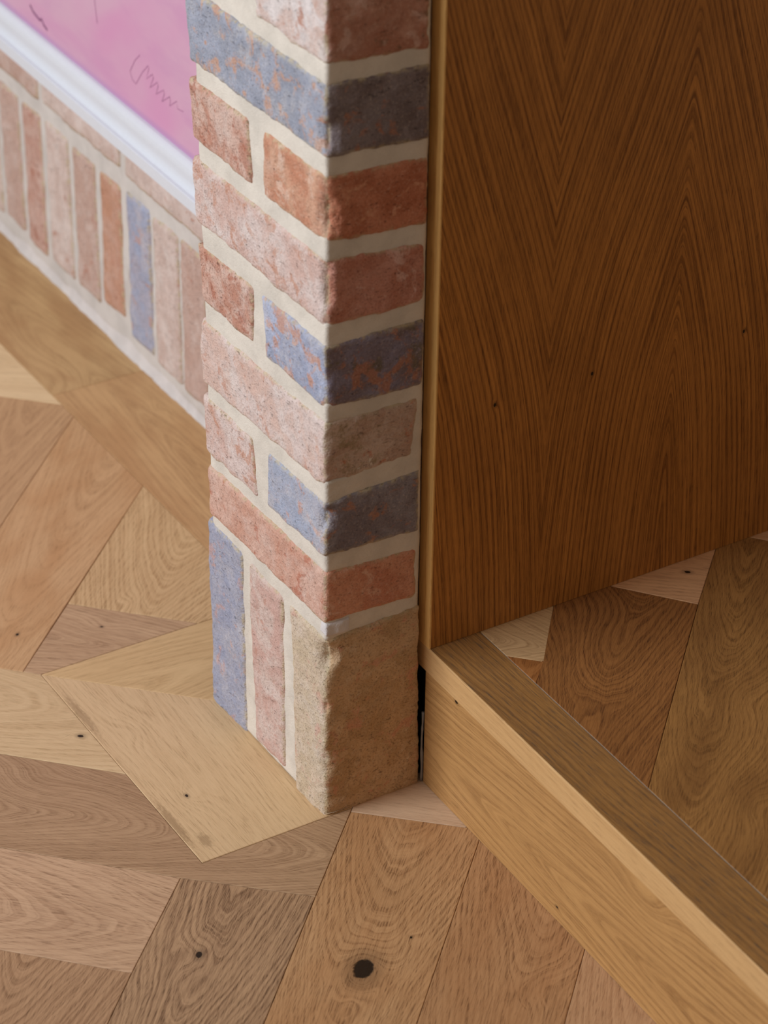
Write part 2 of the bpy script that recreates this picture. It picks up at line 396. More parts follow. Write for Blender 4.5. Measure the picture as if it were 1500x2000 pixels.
# ------------------------------------------------------------------ UPPER FLOOR (one step up)
HN = 153.2
plat = slab('platform_floor', [(125, -1000), (1000, -1000), (1000, 300), (125, 300)], 2, HN - 12.5, m_sub)
plat.location.z = 0
tag(plat, 'dark oiled oak parquet floor one step up, beyond the step nosing', kind='structure')
UP = [
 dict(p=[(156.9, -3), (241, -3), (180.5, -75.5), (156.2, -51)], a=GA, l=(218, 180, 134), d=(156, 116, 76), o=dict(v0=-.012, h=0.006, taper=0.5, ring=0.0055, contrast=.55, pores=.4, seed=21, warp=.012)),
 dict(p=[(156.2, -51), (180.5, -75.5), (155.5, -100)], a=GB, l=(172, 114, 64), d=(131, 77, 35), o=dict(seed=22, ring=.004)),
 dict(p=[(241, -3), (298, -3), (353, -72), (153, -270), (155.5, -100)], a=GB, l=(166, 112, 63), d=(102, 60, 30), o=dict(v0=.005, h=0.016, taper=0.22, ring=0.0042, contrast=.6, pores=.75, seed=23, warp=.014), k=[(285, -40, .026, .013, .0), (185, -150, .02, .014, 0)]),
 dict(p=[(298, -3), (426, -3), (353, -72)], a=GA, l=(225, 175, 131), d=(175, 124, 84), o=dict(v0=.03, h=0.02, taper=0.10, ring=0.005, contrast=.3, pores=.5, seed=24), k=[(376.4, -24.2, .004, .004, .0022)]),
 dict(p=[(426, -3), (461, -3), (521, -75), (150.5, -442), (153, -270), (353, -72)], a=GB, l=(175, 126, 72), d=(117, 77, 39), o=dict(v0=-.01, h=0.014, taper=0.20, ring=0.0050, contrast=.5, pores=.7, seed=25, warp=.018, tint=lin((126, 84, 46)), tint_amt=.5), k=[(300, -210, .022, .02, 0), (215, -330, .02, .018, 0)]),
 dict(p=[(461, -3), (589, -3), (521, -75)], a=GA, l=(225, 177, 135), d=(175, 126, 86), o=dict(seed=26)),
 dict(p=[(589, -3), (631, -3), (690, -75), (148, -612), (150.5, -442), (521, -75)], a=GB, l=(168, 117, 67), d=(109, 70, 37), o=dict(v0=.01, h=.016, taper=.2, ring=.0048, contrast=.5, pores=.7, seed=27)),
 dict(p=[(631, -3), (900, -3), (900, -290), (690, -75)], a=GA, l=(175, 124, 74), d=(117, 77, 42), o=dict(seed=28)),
 dict(p=[(690, -75), (900, -290), (900, -800), (420, -880), (148, -612)], a=GB, l=(173, 121, 70), d=(114, 74, 39), o=dict(seed=29)),
]
for i, D in enumerate(UP):
    org = cen(D['p'])
    kn = [(*loc_uv((k[0], k[1]), org, D['a']), k[2], k[3], k[4]) for k in D.get('k', [])]
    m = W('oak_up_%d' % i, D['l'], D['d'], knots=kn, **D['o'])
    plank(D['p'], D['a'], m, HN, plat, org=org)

# ------------------------------------------------------------------ STEP (riser + nosing)
step = empty('oak_step', (0.1, -0.4, 0))
tag(step, 'pale oak step with a darker nosing board running from the brick pillar', 'step')
def sx(y): return 102.3 + 0.0145 * (y + 8.7)       # front line of the step in plan
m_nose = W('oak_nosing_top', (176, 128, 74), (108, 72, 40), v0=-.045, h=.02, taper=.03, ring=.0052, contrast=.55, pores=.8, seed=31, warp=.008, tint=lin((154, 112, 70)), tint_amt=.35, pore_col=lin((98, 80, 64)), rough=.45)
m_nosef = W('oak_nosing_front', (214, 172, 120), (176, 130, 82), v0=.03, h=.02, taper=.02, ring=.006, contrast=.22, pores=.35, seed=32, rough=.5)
m_riser = W('oak_riser', (196, 150, 96), (146, 102, 58), v0=-.03, h=.014, taper=.075, ring=.0075, contrast=.6, pores=.45, seed=33, warp=.007,
            knots=[(-.0547, .0480, .004, .004, .0017), (-.2247, -.062, .004, .003, .0012), (-.345, .034, .022, .018, 0)], rough=.45)

def loft_board(name, prof, ys, xf, mats, fmat, parent, uvf):
    """prof: list of (dx, z) clockwise outline swept along y through stations ys."""
    n = len(prof); V = []
    for y in ys:
        for dx, z in prof: V.append(((xf(y) + dx) * MM, y * MM, z * MM))
    F = []; fm = []
    for k in range(len(ys) - 1):
        for i in range(n):
            j = (i + 1) % n
            F.append((k * n + i, k * n + j, (k + 1) * n + j, (k + 1) * n + i)); fm.append(fmat[i])
    F.append(tuple(range(n))[::-1]); fm.append(fmat[0])
    F.append(tuple((len(ys) - 1) * n + i for i in range(n))); fm.append(fmat[0])
    o = make(name, V, F, None, None, mats=mats, fm=fm)
    uvl = o.data.uv_layers.new(name='grain')
    for poly in o.data.polygons:
        for li in poly.loop_indices:
            co = o.data.vertices[o.data.loops[li].vertex_index].co
            uvl.data[li].uv = uvf(co, poly.material_index)
    o.parent = parent
    if parent is not None: o.matrix_parent_inverse = Matrix.Translation(parent.location).inverted()
    return o
ys = [11, -60, -130, -200, -300, -440, -600, -950]
def nose_uv(co, mi):
    if mi == 0: return (co.y, co.x - .128)
    return (co.y, co.z - .140)
# outline runs counter-clockwise seen along -y: front bottom, front top, back top, back bottom
nprof = [(0, 127.0), (0, HN - 1.0), (.35, HN - .3), (1.1, HN), (53.7, HN), (54.3, HN - .6), (54.3, HN - 13), (26, HN - 13), (26, 127.0)]
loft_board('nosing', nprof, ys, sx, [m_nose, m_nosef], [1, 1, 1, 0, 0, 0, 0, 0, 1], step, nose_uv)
rprof = [(0.7, .3), (0.7, 126.6), (19, 126.6), (19, .3)]
loft_board('riser', rprof, [-2.5] + ys[1:], sx, [m_riser], [0] * 4, step, lambda co, mi: (co.y, co.z - .0765))

m_fill = mat_plain('joint_filler', lin((176, 164, 150)), .8)
loft_board('filler_line', [(54.35, HN - 2), (54.35, HN - .35), (55.0, HN - .35), (55.0, HN - 2)], [-10] + ys[1:], sx, [m_fill], [0] * 4, step, lambda co, mi: (co.y, co.z))

# ------------------------------------------------------------------ OAK PANEL
panel = empty('wooden_partition', (0.1022, -0.0086, HN * MM))
panel.rotation_euler.z = math.radians(0.39)
tag(panel, 'tall dark oiled oak veneer partition with pale front edge beside the brick pillar', 'partition')
m_veneer = W('oak_veneer', (206, 140, 70), (96, 52, 20), fold=(.252, .136), h=.0022, taper=.25, ring=.0058, contrast=.66, pores=.5, seed=41, warp=.011,
             streak=.75, rough=.42, spec=.25, knots=[(.234, .0607, .003, .003, .0014), (.2355, .1626, .003, .003, .0014), (.231, .330, .003, .003, .0013)])
m_lip = W('oak_edge_strip', (234, 186, 116), (198, 144, 78), v0=.03, h=.02, taper=.01, ring=.006, contrast=.3, pores=.4, seed=42, streak=.6)
PH = 1.15
def box(name, x0, x1, y0, y1, z0, z1, mat, parent, bev=.0006, uvf=None):
    xs = [x0, x0 + bev, x1 - bev, x1]
    V = []; F = []
    out = [(x0, y0 + bev), (x0 + bev, y0), (x1 - bev, y0), (x1, y0 + bev), (x1, y1 - bev), (x1 - bev, y1), (x0 + bev, y1), (x0, y1 - bev)]
    for z in (z0, z1):
        for x, y in out: V.append((x, y, z))
    F = [tuple(range(8))[::-1], tuple(range(8, 16))] + [(i, (i + 1) % 8, 8 + (i + 1) % 8, 8 + i) for i in range(8)]
    o = make(name, V, F, mat, parent)
    if uvf: board_uv(o.data, uvf)
    return o
box('edge_strip', 0, .0021, 0, .0192, 0.0003, PH, m_lip, panel, bev=.0004, uvf=lambda co: (co.z, co.y + co.x))
box('veneered_board', .0021, .9, 0.0, .0192, 0.0003, PH, m_veneer, panel, bev=.0002, uvf=lambda co: (co.z, co.x))

# ------------------------------------------------------------------ BRICKS
def brick_mat(name, base, alt, fleck, fleck_amt=0.3, lime=0.3, speck=0.3, edgec=(206, 190, 156), edge_amt=0.68, fs=1.0, rough=.9, right_tones=None):
    N = NT(name)
    tc = N.n('ShaderNodeTexCoord').outputs['Object']
    at = N.n('ShaderNodeAttribute', attribute_name='edge').outputs['Fac']
    sd = (sum(base) * 7 + sum(alt)) % 97 * 0.31
    mp = N.n('ShaderNodeMapping'); N.put(mp.inputs[0], tc); mp.inputs['Location'].default_value = (sd, sd * 2, sd * 3)
    P = mp.outputs[0]
    def ds(c_, k=.16):
        L_ = .3 * c_[0] + .59 * c_[1] + .11 * c_[2]
        return tuple(v + (L_ - v) * k for v in c_)
    base, alt, fleck = ds(base), ds(alt), ds(fleck)
    n1 = N.noise(P, 30.0, 5.0, 0.66, 0.5)
    n2 = N.noise(P, 48.0 * fs, 6.0, 0.66, 0.5)
    n3 = N.noise(P, 26.0, 7.0, 0.74, 0.3)
    n4 = N.noise(P, 520.0, 3.0, 0.6)
    n5 = N.noise(P, 130.0, 5.0, 0.68)
    ms = N.n('ShaderNodeMapping'); N.put(ms.inputs[0], P); ms.inputs['Scale'].default_value = (170, 170, 480); ms.inputs['Rotation'].default_value = (0, 0.35, 0)
    n6 = N.noise(ms.outputs[0], 1.0, 3.0, 0.6)
    def layer(base, alt, fleck, fleck_amt, lime, extra=None):
        c = N.mix(N.step(n1, 0.40, 0.60), lin(base), lin(alt))
        c = N.mix(N.math('MULTIPLY', N.step(n5, 0.40, 0.64), 0.28), c, scale3(lin(base), 0.66))
        lo = 0.66 - 0.28 * fleck_amt
        c = N.mix(N.math('MULTIPLY', N.step(n2, lo, lo + 0.09), 0.8), c, lin(fleck))
        c = N.mix(N.math('MULTIPLY', N.step(n3, 0.47, 0.70), lime), c, lin((226, 216, 212)))
        if extra:
            c = N.mix(N.step(n3, 0.46, 0.36, 0.0, .85), c, lin(extra))
        return c
    c = layer(base, alt, fleck, fleck_amt, lime)
    if right_tones:
        fs_ = N.n('ShaderNodeAttribute', attribute_name='right_face').outputs['Fac']
        c = N.mix(fs_, c, layer(right_tones[0], right_tones[1], right_tones[2], right_tones[3], right_tones[4], right_tones[5] if len(right_tones) > 5 else None))  # right face: browner own tones plus warm partition bounce put into the colour
    c = N.mix(N.math('MULTIPLY', N.math('MULTIPLY', N.step(at, 0.25, 0.9), N.step(n5, 0.42, 0.60)), edge_amt), c, lin(edgec))
    dk = N.n('ShaderNodeMix', data_type='RGBA', blend_type='MULTIPLY')
    N.put(dk.inputs[0], N.math('MULTIPLY', N.step(n4, 0.52, 0.70), min(1, speck * 1.3))); N.put(dk.inputs[6], c); N.put(dk.inputs[7], (.48, .44, .42))
    c = dk.outputs[2]
    c = N.mix(N.math('MULTIPLY', N.step(n4, 0.44, 0.30), 0.22), c, lin((232, 214, 198)))
    pit = N.math('MULTIPLY', N.step(n6, 0.62, 0.70), N.step(n5, 0.46, 0.56))
    pk = N.n('ShaderNodeMix', data_type='RGBA', blend_type='MULTIPLY')
    N.put(pk.inputs[0], N.math('MULTIPLY', pit, 0.5)); N.put(pk.inputs[6], c); N.put(pk.inputs[7], (.40, .34, .30))
    c = pk.outputs[2]
    N.put(N.b.inputs['Base Color'], c)
    N.b.inputs['Roughness'].default_value = rough
    N.b.inputs['Specular IOR Level'].default_value = 0.15
    hh = N.math('ADD', N.math('ADD', N.math('MULTIPLY', n4, 0.45), N.math('MULTIPLY', n6, .5)), N.math('ADD', n5, N.math('MULTIPLY', pit, -0.7)))
    N.put(N.b.inputs['Normal'], N.bump(hh, 0.9, 0.0016))
    return N.m

def lattice(nx, ny, nz):
    idx = -np.ones((nx + 1, ny + 1, nz + 1), np.int64)
    g = np.stack(np.meshgrid(np.arange(nx + 1), np.arange(ny + 1), np.arange(nz + 1), indexing='ij'), -1)
    surf = (g[..., 0] == 0) | (g[..., 0] == nx) | (g[..., 1] == 0) | (g[..., 1] == ny) | (g[..., 2] == 0) | (g[..., 2] == nz)
    idx[surf] = np.arange(surf.sum())
    P = g[surf] / np.array([nx, ny, nz], float)
    F = []
    def quad(S, flip):
        a, b, c, d = S[:-1, :-1], S[1:, :-1], S[1:, 1:], S[:-1, 1:]
        q = np.stack([a, b, c, d], -1).reshape(-1, 4)
        F.append(q[:, ::-1] if flip else q)
    quad(idx[0], True); quad(idx[-1], False)
    quad(idx[:, 0], False); quad(idx[:, -1], True)
    quad(idx[:, :, 0], True); quad(idx[:, :, -1], False)
    return P, np.concatenate(F)

def fast_mesh(name, P, F, mat, parent, attr=None):
    me = bpy.data.meshes.new(name)
    me.vertices.add(len(P)); me.vertices.foreach_set('co', (P * MM).astype(np.float32).ravel())
    me.loops.add(F.size); me.loops.foreach_set('vertex_index', F.astype(np.int32).ravel())
    me.polygons.add(len(F))
    me.polygons.foreach_set('loop_start', np.arange(0, F.size, 4, dtype=np.int32))
    me.polygons.foreach_set('use_smooth', np.ones(len(F), bool))
    me.update(calc_edges=True); me.validate()
    if attr is not None:
        a = me.attributes.new('edge', 'FLOAT', 'POINT'); a.data.foreach_set('value', attr.astype(np.float32))
    me.materials.append(mat)
    o = bpy.data.objects.new(name, me); col.objects.link(o)
    if parent is not None:
        o.parent = parent
    return o

def brick(name, x0, x1, y0b, y0t, y1b, y1t, zb, zt, mat, parent, seed, r=5.6, rough=1.0, chip=5.0, res=2.3, x1t=None, shear=0.0, corner=True, grow=1.3, wave=1.2, chips=()):
    """zb/zt: (corner, left, right) heights; y ranges differ at foot and head. All mm."""
    Lx, Ly = x1 - x0, (y1b + y1t - y0b - y0t) / 2
    Lz = zt[0] - zb[0]
    x1t = x1 if x1t is None else x1t
    nx, ny, nz = [max(6, int(L / res)) for L in (Lx, Ly, Lz)]
    A, F = lattice(nx, ny, nz)
    # finer spacing near the edges
    A = A + 0.0
    L = np.array([Lx, Ly, Lz])
    pb = A * L
    rn = r * (1.0 + 0.55 * fbm(pb, 16.0, 2, seed))
    rn = np.clip(rn, 1.5, None)[:, None]
    q = np.minimum(np.maximum(pb, rn), L - rn)
    d = pb - q
    ln = np.linalg.norm(d, axis=1, keepdims=True); ln[ln == 0] = 1
    n = d / ln
    disp = q + n * rn - pb
    h = fbm(pb, 42, 2, seed + 2) * wave + fbm(pb, 10, 3, seed + 3) * 0.85 * rough + fbm(pb, 4.0, 2, seed + 5) * 0.45 * rough
    pit = np.clip(fbm(pb, 6.0, 2, seed + 7) - 0.28, 0, 1) * -3.0 * rough
    h = h + pit
    h = np.where(h < 0, -0.95 * np.tanh(-h / 0.95), h)
    disp = disp + n * h[:, None]
    z0 = lambda X, Y, Z: Z[0] + (Z[1] - Z[0]) * Y / 215.0 + (Z[2] - Z[0]) * np.clip(X, 0, 105) / 102.0
    a, b, c = A[:, 0], A[:, 1], A[:, 2]
    Y0 = (y0b + (y0t - y0b) * c) - (grow if not corner else 0); Y1 = (y1b + (y1t - y1b) * c) + grow
    Y = Y0 + (Y1 - Y0) * b
    X = x0 + ((x1 + (x1t - x1) * c) - x0) * a
    edge_w = fbm(np.stack([X, Y, X * 0], 1), 26, 2, seed + 9) * 1.3
    ZB = z0(X, Y, zb) - grow + edge_w
    ZT = z0(X, Y, zt) + grow + fbm(np.stack([X, Y, X * 0 + 50], 1), 22, 3, seed + 11) * 1.5
    Z = ZB + (ZT - ZB) * c
    P = np.stack([X, Y, Z], 1) + disp
    if corner and chip:
        e = np.sqrt(np.clip(pb[:, 0], 0, None) ** 2 + np.clip(pb[:, 1], 0, None) ** 2)
        k = np.clip(fbm(np.stack([pb[:, 2], pb[:, 2] * 0, pb[:, 0] * .3 + pb[:, 1] * .3], 1), 24, 4, seed + 13) + 0.10, 0, 1)
        s = chip * k * np.exp(-(e / 7.5) ** 2)
        for (cz, ch, cd) in chips:
            wz = np.exp(-((P[:, 2] - cz + fbm(pb, 14, 2, seed) * 6) / ch) ** 4)
            s = s + cd * wz * np.clip(1 - e / (cd * 1.6), 0, 1) * .62
        P[:, 0] += s; P[:, 1] += s
    P[:, 0] += shear * (P[:, 1] - 300.0)
    ds = np.sort(np.minimum(pb, L - pb), axis=1)
    edge = np.exp(-ds[:, 1] / 4.5)
    side = np.clip((pb[:, 0] - pb[:, 1] + fbm(pb, 9, 3, seed + 21) * 5.0) / 2.5 + .3, 0, 1)
    o = fast_mesh(name, P, F, mat, parent, edge)
    at_ = o.data.attributes.new('right_face', 'FLOAT', 'POINT'); at_.data.foreach_set('value', side.astype(np.float32))
    return o

SRGB = dict(
 white_pink=((228, 214, 212), (214, 180, 168), (190, 120, 92), .30, .8, .20, ((200, 150, 132), (180, 124, 104), (214, 176, 164), .38, .16, (122, 96, 76))),
 grey_head=((178, 172, 162), (198, 186, 174), (190, 146, 124), .2, .4, .3),
 blue=((164, 168, 188), (150, 154, 172), (206, 150, 120), .50, .40, .25, ((140, 128, 132), (120, 106, 108), (172, 118, 94), .30, .05)),
 blue_bright=((178, 186, 216), (158, 164, 192), (206, 144, 116), .62, .40, .25, ((140, 132, 152), (128, 112, 118), (180, 124, 100), .52, .05, (116, 104, 88))),
 lavender=((168, 176, 202), (178, 176, 192), (208, 152, 136), .38, .35, .3, ((148, 142, 152), (130, 120, 128), (180, 128, 104), .34, .06)),
 lavender_deep=((158, 162, 190), (168, 168, 188), (200, 156, 150), .40, .30, .3),
 salmon=((200, 138, 116), (218, 178, 162), (186, 112, 88), .40, .35, .65),
 orange=((216, 160, 130), (206, 134, 102), (224, 184, 162), .40, .18, .35, ((204, 134, 106), (184, 114, 86), (216, 156, 126), .35, .04)),
 orange_red=((214, 156, 134), (222, 176, 158), (192, 110, 84), .32, .25, .35, ((216, 158, 132), (202, 136, 110), (224, 180, 160), .34, .10)),
 pale_pink=((216, 176, 164), (224, 200, 194), (204, 142, 116), .45, .55, .45, ((206, 148, 132), (190, 126, 106), (220, 178, 168), .30, .08)),
 pink=((212, 168, 156), (218, 192, 182), (200, 142, 124), .38, .35, .35),
 chalk_pink=((224, 200, 194), (220, 182, 168), (208, 150, 128), .36, .65, .35, ((206, 182, 168), (190, 158, 142), (198, 128, 102), .28, .12, (158, 138, 108))),
 tan=((208, 184, 154), (216, 192, 168), (216, 166, 146), .34, .35, .55, ((204, 172, 138), (186, 154, 118), (204, 152, 126), .40, .05)),
 wall_pink=((206, 172, 160), (200, 162, 148), (186, 126, 106), .25, .35, .3),
 wall_pale=((220, 196, 188), (208, 180, 170), (190, 126, 102), .2, .5, .2),
 wall_red=((202, 152, 136), (208, 166, 152), (182, 112, 90), .35, .3, .3),
 wall_orange=((202, 144, 116), (206, 154, 132), (188, 118, 92), .2, .15, .2),
 wall_blue=((164, 172, 202), (176, 172, 192), (196, 150, 140), .35, .35, .3),
)
BM = {}
def bm(k, **kw):
    key = k + str(sorted(kw.items()))
    if key not in BM:
        q = SRGB[k]
        BM[key] = brick_mat('brick_' + k, *q[:6], right_tones=q[6] if len(q) > 6 else None, **kw)
    return BM[key]

def mortar_mat(name, c=(222, 212, 201)):
    N = NT(name)
    tc = N.n('ShaderNodeTexCoord').outputs['Object']
    a = N.noise(tc, 700.0, 3.0, 0.6); b = N.noise(tc, 30.0, 4.0, 0.6); e = N.noise(tc, 120.0, 3.0, 0.6)
    cc = N.mix(N.step(b, 0.35, 0.68), lin(c), scale3(lin(c), 0.86))
    cc = N.mix(N.math('MULTIPLY', N.step(a, 0.55, 0.75), 0.3), cc, scale3(lin(c), 0.66))
    cc = N.mix(N.math('MULTIPLY', N.step(e, 0.6, 0.72), 0.25), cc, scale3(lin(c), 1.15))
    N.put(N.b.inputs['Base Color'], cc)
    N.b.inputs['Roughness'].default_value = 0.92
    N.b.inputs['Specular IOR Level'].default_value = 0.1
    N.put(N.b.inputs['Normal'], N.bump(N.math('ADD', a, N.math('MULTIPLY', e, 1.6)), 0.6, 0.0009))
    return N.m
m_mortar = mortar_mat('lime_mortar')
m_mortar_w = mortar_mat('lime_mortar_wall', (210, 203, 199))
m_mortar_l = mortar_mat('mortar_white', (218, 212, 214))

# ---- pillar
pillar = empty('brick_pillar', (0, 0, 0))
tag(pillar, 'narrow reclaimed brick pillar with pale lime mortar joints and a soldier-brick base', 'pillar')

def mortar_block(name, x0, x1, y0, y1, z0, z1, mat, parent, res=3.0, lean=0.0, amp=0.5, seed=3.0, shear=0.0, hollow=()):
    nx, ny, nz = [max(3, int((b - a) / res)) for a, b in ((x0, x1), (y0, y1), (z0, z1))]
    A, F = lattice(nx, ny, nz)
    L = np.array([x1 - x0, y1 - y0, z1 - z0]); pb = A * L
    r = 2.0
    q = np.minimum(np.maximum(pb, r), L - r); d = pb - q
    ln = np.linalg.norm(d, axis=1, keepdims=True); ln[ln == 0] = 1; n = d / ln
    P = q + n * r + n * (fbm(pb, 30, 3, seed)[:, None] * amp * 1.6 + fbm(pb, 6, 2, seed + 1)[:, None] * amp * .5)
    P += np.array([x0, y0, z0])
    for (h0, h1) in hollow:                     # keep the core clear of the worn brick arrises
        e = np.sqrt(pb[:, 0] ** 2 + pb[:, 1] ** 2)
        m_ = np.clip((P[:, 2] - h0 - 3) / 3, 0, 1) * np.clip((h1 - 3 - P[:, 2]) / 3, 0, 1) * np.clip((26 - e) / 12, 0, 1)
        P[:, 0] += 11 * m_ * np.clip(1 - pb[:, 0] / 26, 0, 1); P[:, 1] += 11 * m_ * np.clip(1 - pb[:, 1] / 26, 0, 1)
    P[:, 1] += lean * A[:, 2] * A[:, 1] * (z1 - z0)
    P[:, 0] += shear * (P[:, 1] - 300.0)
    return fast_mesh(name, P, F, mat, parent)

PILLAR_TOP = 1180
CORNER_BRICKS = [(-5, 194), (211.8, 265), (281, 334), (352, 413), (428, 484), (503, 563), (581, 637), (654, 715), (731, 797)] + [(812 + 75 * k, 872 + 75 * k) for k in range(5)]
mo = mortar_block('mortar', 1.0, 96, 1.0, 204, 0.5, PILLAR_TOP, m_mortar, pillar, lean=.021, amp=.40, hollow=CORNER_BRICKS)
mortar_block('mortar', 95, 228, 60, 202, 0.5, PILLAR_TOP, m_mortar, pillar, res=8, lean=.021)

C = [ # y0b,y0t,y1b,y1t, zb, zt, x1, x1t, material, options
 ('s1', -1, -1, 51, 61, (-3, -3, -3), (193.5, 200, 198), 101, 96.5, 'tan', dict(rough=1.25, chip=5, r=4.5, chips=[(176, 14, 10), (120, 10, 3)])),
 ('s2', 74, 75, 128, 137, (5, 6, 5), (192, 200, 196), 96, 96, 'pink', dict(corner=False)),
 ('s3', 146, 150, 211, 216, (-3, -3, -3), (192, 202, 198), 96, 96, 'lavender_deep', dict(corner=False, r=6)),
 ('c1', -1, -1, 209, 213, (211.8, 210, 209.5), (265, 262.8, 259), 92, 93, 'orange_red', dict(r=6, rough=.9)),
 ('c2a', -1, -1, 101, 98.5, (281.5, 275, 277.7), (333.9, 332.5, 339), 94, 94, 'lavender', dict(r=4, chip=5, chips=[(318, 9, 7)])),
 ('c2b', 119.5, 127.5, 214, 219, (281.5, 275, 277.7), (333.9, 332.5, 339), 94, 94, 'pale_pink', dict(corner=False)),
 ('c3', 0.5, -1, 217, 219, (352, 346.5, 356.5), (413, 409.3, 410.5), 87, 91, 'chalk_pink', dict(chip=4)),
 ('c4a', -1, -1, 98, 106, (427.9, 429, 422.8), (484.5, 483.4, 484.8), 95.5, 95.5, 'blue_bright', dict(r=4, chip=5)),
 ('c4b', 123, 123, 212, 221, (427.9, 431.5, 422.8), (484.5, 483.4, 484.8), 95, 95, 'salmon', dict(corner=False)),
 ('c5', -1.5, -1, 224, 226, (503.3, 503.6, 503.5), (563.6, 564.4, 555), 94.5, 95, 'pale_pink', dict(chip=5, chips=[(540, 18, 6)])),
 ('c6a', -1.5, -1, 98, 99.5, (581.2, 580, 573), (636.9, 636, 632.5), 96, 96, 'orange', dict(chip=4, r=5, rough=1.2, chips=[(600, 18, 9)])),
 ('c6b', 120.5, 127.5, 224, 228, (581.4, 581.3, 572.5), (636.9, 635.5, 632.2), 95, 95, 'salmon', dict(corner=False)),
 ('c7', -1.5, -1, 225, 229, (654.6, 653, 649.4), (715, 716, 711.6), 95, 95, 'blue', dict(chip=5, r=4, rough=1.2, chips=[(672, 12, 9)])),
 ('c8a', -1, -1, 108, 109, (731, 737, 726), (797, 799, 795), 95, 95, 'white_pink', dict(chip=7, rough=1.3)),
 ('c8b', 143, 143, 226, 228, (731, 738, 726), (797, 799, 795), 95, 95, 'grey_head', dict(corner=False)),
]
seed = 1.0
for n_, y0b, y0t, y1b, y1t, zb, zt, x1, x1t, mk, o in C:
    seed += 3.7
    brick('brick', -1.3, x1, y0b, y0t, y1b, y1t, zb, zt, bm(mk), pillar, seed, x1t=x1t, **o)
z = 812.0; alt = True
keys = ['salmon', 'pale_pink', 'orange_red', 'blue', 'chalk_pink']
k = 0
while z < PILLAR_TOP - 60:
    zz = (z,) * 3; zt = (z + 60,) * 3
    if alt:
        seed += 3; brick('brick', -.6, 95, -1, -1, 226, 226, zz, zt, bm(keys[k % 5]), pillar, seed, res=5)
    else:
        seed += 3; brick('brick', -.6, 95, -1, -1, 104, 104, zz, zt, bm(keys[k % 5]), pillar, seed, res=5)
        seed += 3; brick('brick', -.6, 95, 120, 120, 226, 226, zz, zt, bm(keys[(k + 2) % 5]), pillar, seed, res=5, corner=False)
    alt = not alt; z += 75; k += 1
# smear of white mortar on the corner of the base course, dust line where brick meets oak, sealant bead
brick('mortar_smear', -0.8, 25, -1.8, -1.8, 10, 8, (198, 198, 198), (209.5, 209.5, 209), m_mortar_l, pillar, 88.0, r=2.5, rough=1.3, chip=0, res=1.2, wave=1.0)

def fillet(name, pts, w, hgt, mat, parent, seed, side, smooth=5, stp=2.0):
    """low irregular ridge of mortar in the angle between brick and floor"""
    V = []; F = []; n = 6
    tot = 0
    P0 = [np.array(p, float) for p in pts]
    stations = []
    for a, b in zip(P0[:-1], P0[1:]):
        L = np.linalg.norm(b - a); m = max(2, int(L / stp))
        for i in range(m): stations.append((a + (b - a) * i / m, (b - a) / L))
    stations.append((P0[-1], (P0[-1] - P0[-2]) / np.linalg.norm(P0[-1] - P0[-2])))
    rn = np.random.RandomState(seed)
    sm = np.convolve(rn.uniform(0, 1, len(stations) + 8), np.ones(smooth) / smooth, 'same')
    sm = .5 + (sm - .5) * math.sqrt(smooth / 5.0)
    for k, (p, t) in enumerate(stations):
        nrm = np.array([t[1], -t[0]]) * side
        ww = w * (0.25 + 1.3 * sm[k + 4]); hh = hgt * (0.35 + 1.1 * sm[k + 2])
        for i in range(n):
            u = i / (n - 1)
            q = p + nrm * ww * u
            zz = hh * (1 - u) ** 1.8 + 0.03
            V.append((q[0] * MM, q[1] * MM, zz * MM))
        V.append((p[0] * MM, p[1] * MM, -0.001))
    m = n + 1
    for k in range(len(stations) - 1):
        for i in range(n - 1):
            F.append((k * m + i, k * m + i + 1, (k + 1) * m + i + 1, (k + 1) * m + i))
    o = make(name, V, F, mat, parent, smooth=True)
    return o
m_dust = mortar_mat('mortar_dust', (206, 184, 156))
fillet('mortar_fillet', [(1.5, 207), (1.0, 120), (1.0, 60), (0.5, 0), (8, -2.0), (30, -1.0)], 9.0, 2.2, m_dust, pillar, 5, -1)

def bead(name, pts, rad, mat, parent, seed):
    rn = np.random.RandomState(seed); V = []; F = []; n = 8
    for k, p in enumerate(pts):
        r = rad * (0.7 + 0.6 * rn.rand())
        for i in range(n):
            a = 2 * math.pi * i / n
            V.append(((p[0] + r * math.cos(a)) * MM, (p[1] + r * math.sin(a)) * MM, p[2] * MM))
    for k in range(len(pts) - 1):
        for i in range(n):
            j = (i + 1) % n
            F.append((k * n + i, k * n + j, (k + 1) * n + j, (k + 1) * n + i))
    F.append(tuple(range(n))[::-1]); F.append(tuple((len(pts) - 1) * n + i for i in range(n)))
    return make(name, V, F, mat, parent, smooth=True)
m_seal = mat_plain('grey_sealant', lin((150, 146, 146)), 0.7)
tag(bead('sealant_bead', [(102.6 + .4 * math.sin(q * .7), 0.2, 0.5 + q * 6.5) for q in range(0, 13)], 1.3, m_seal, pillar, 3), 'grey sealant bead in the gap beside the step')

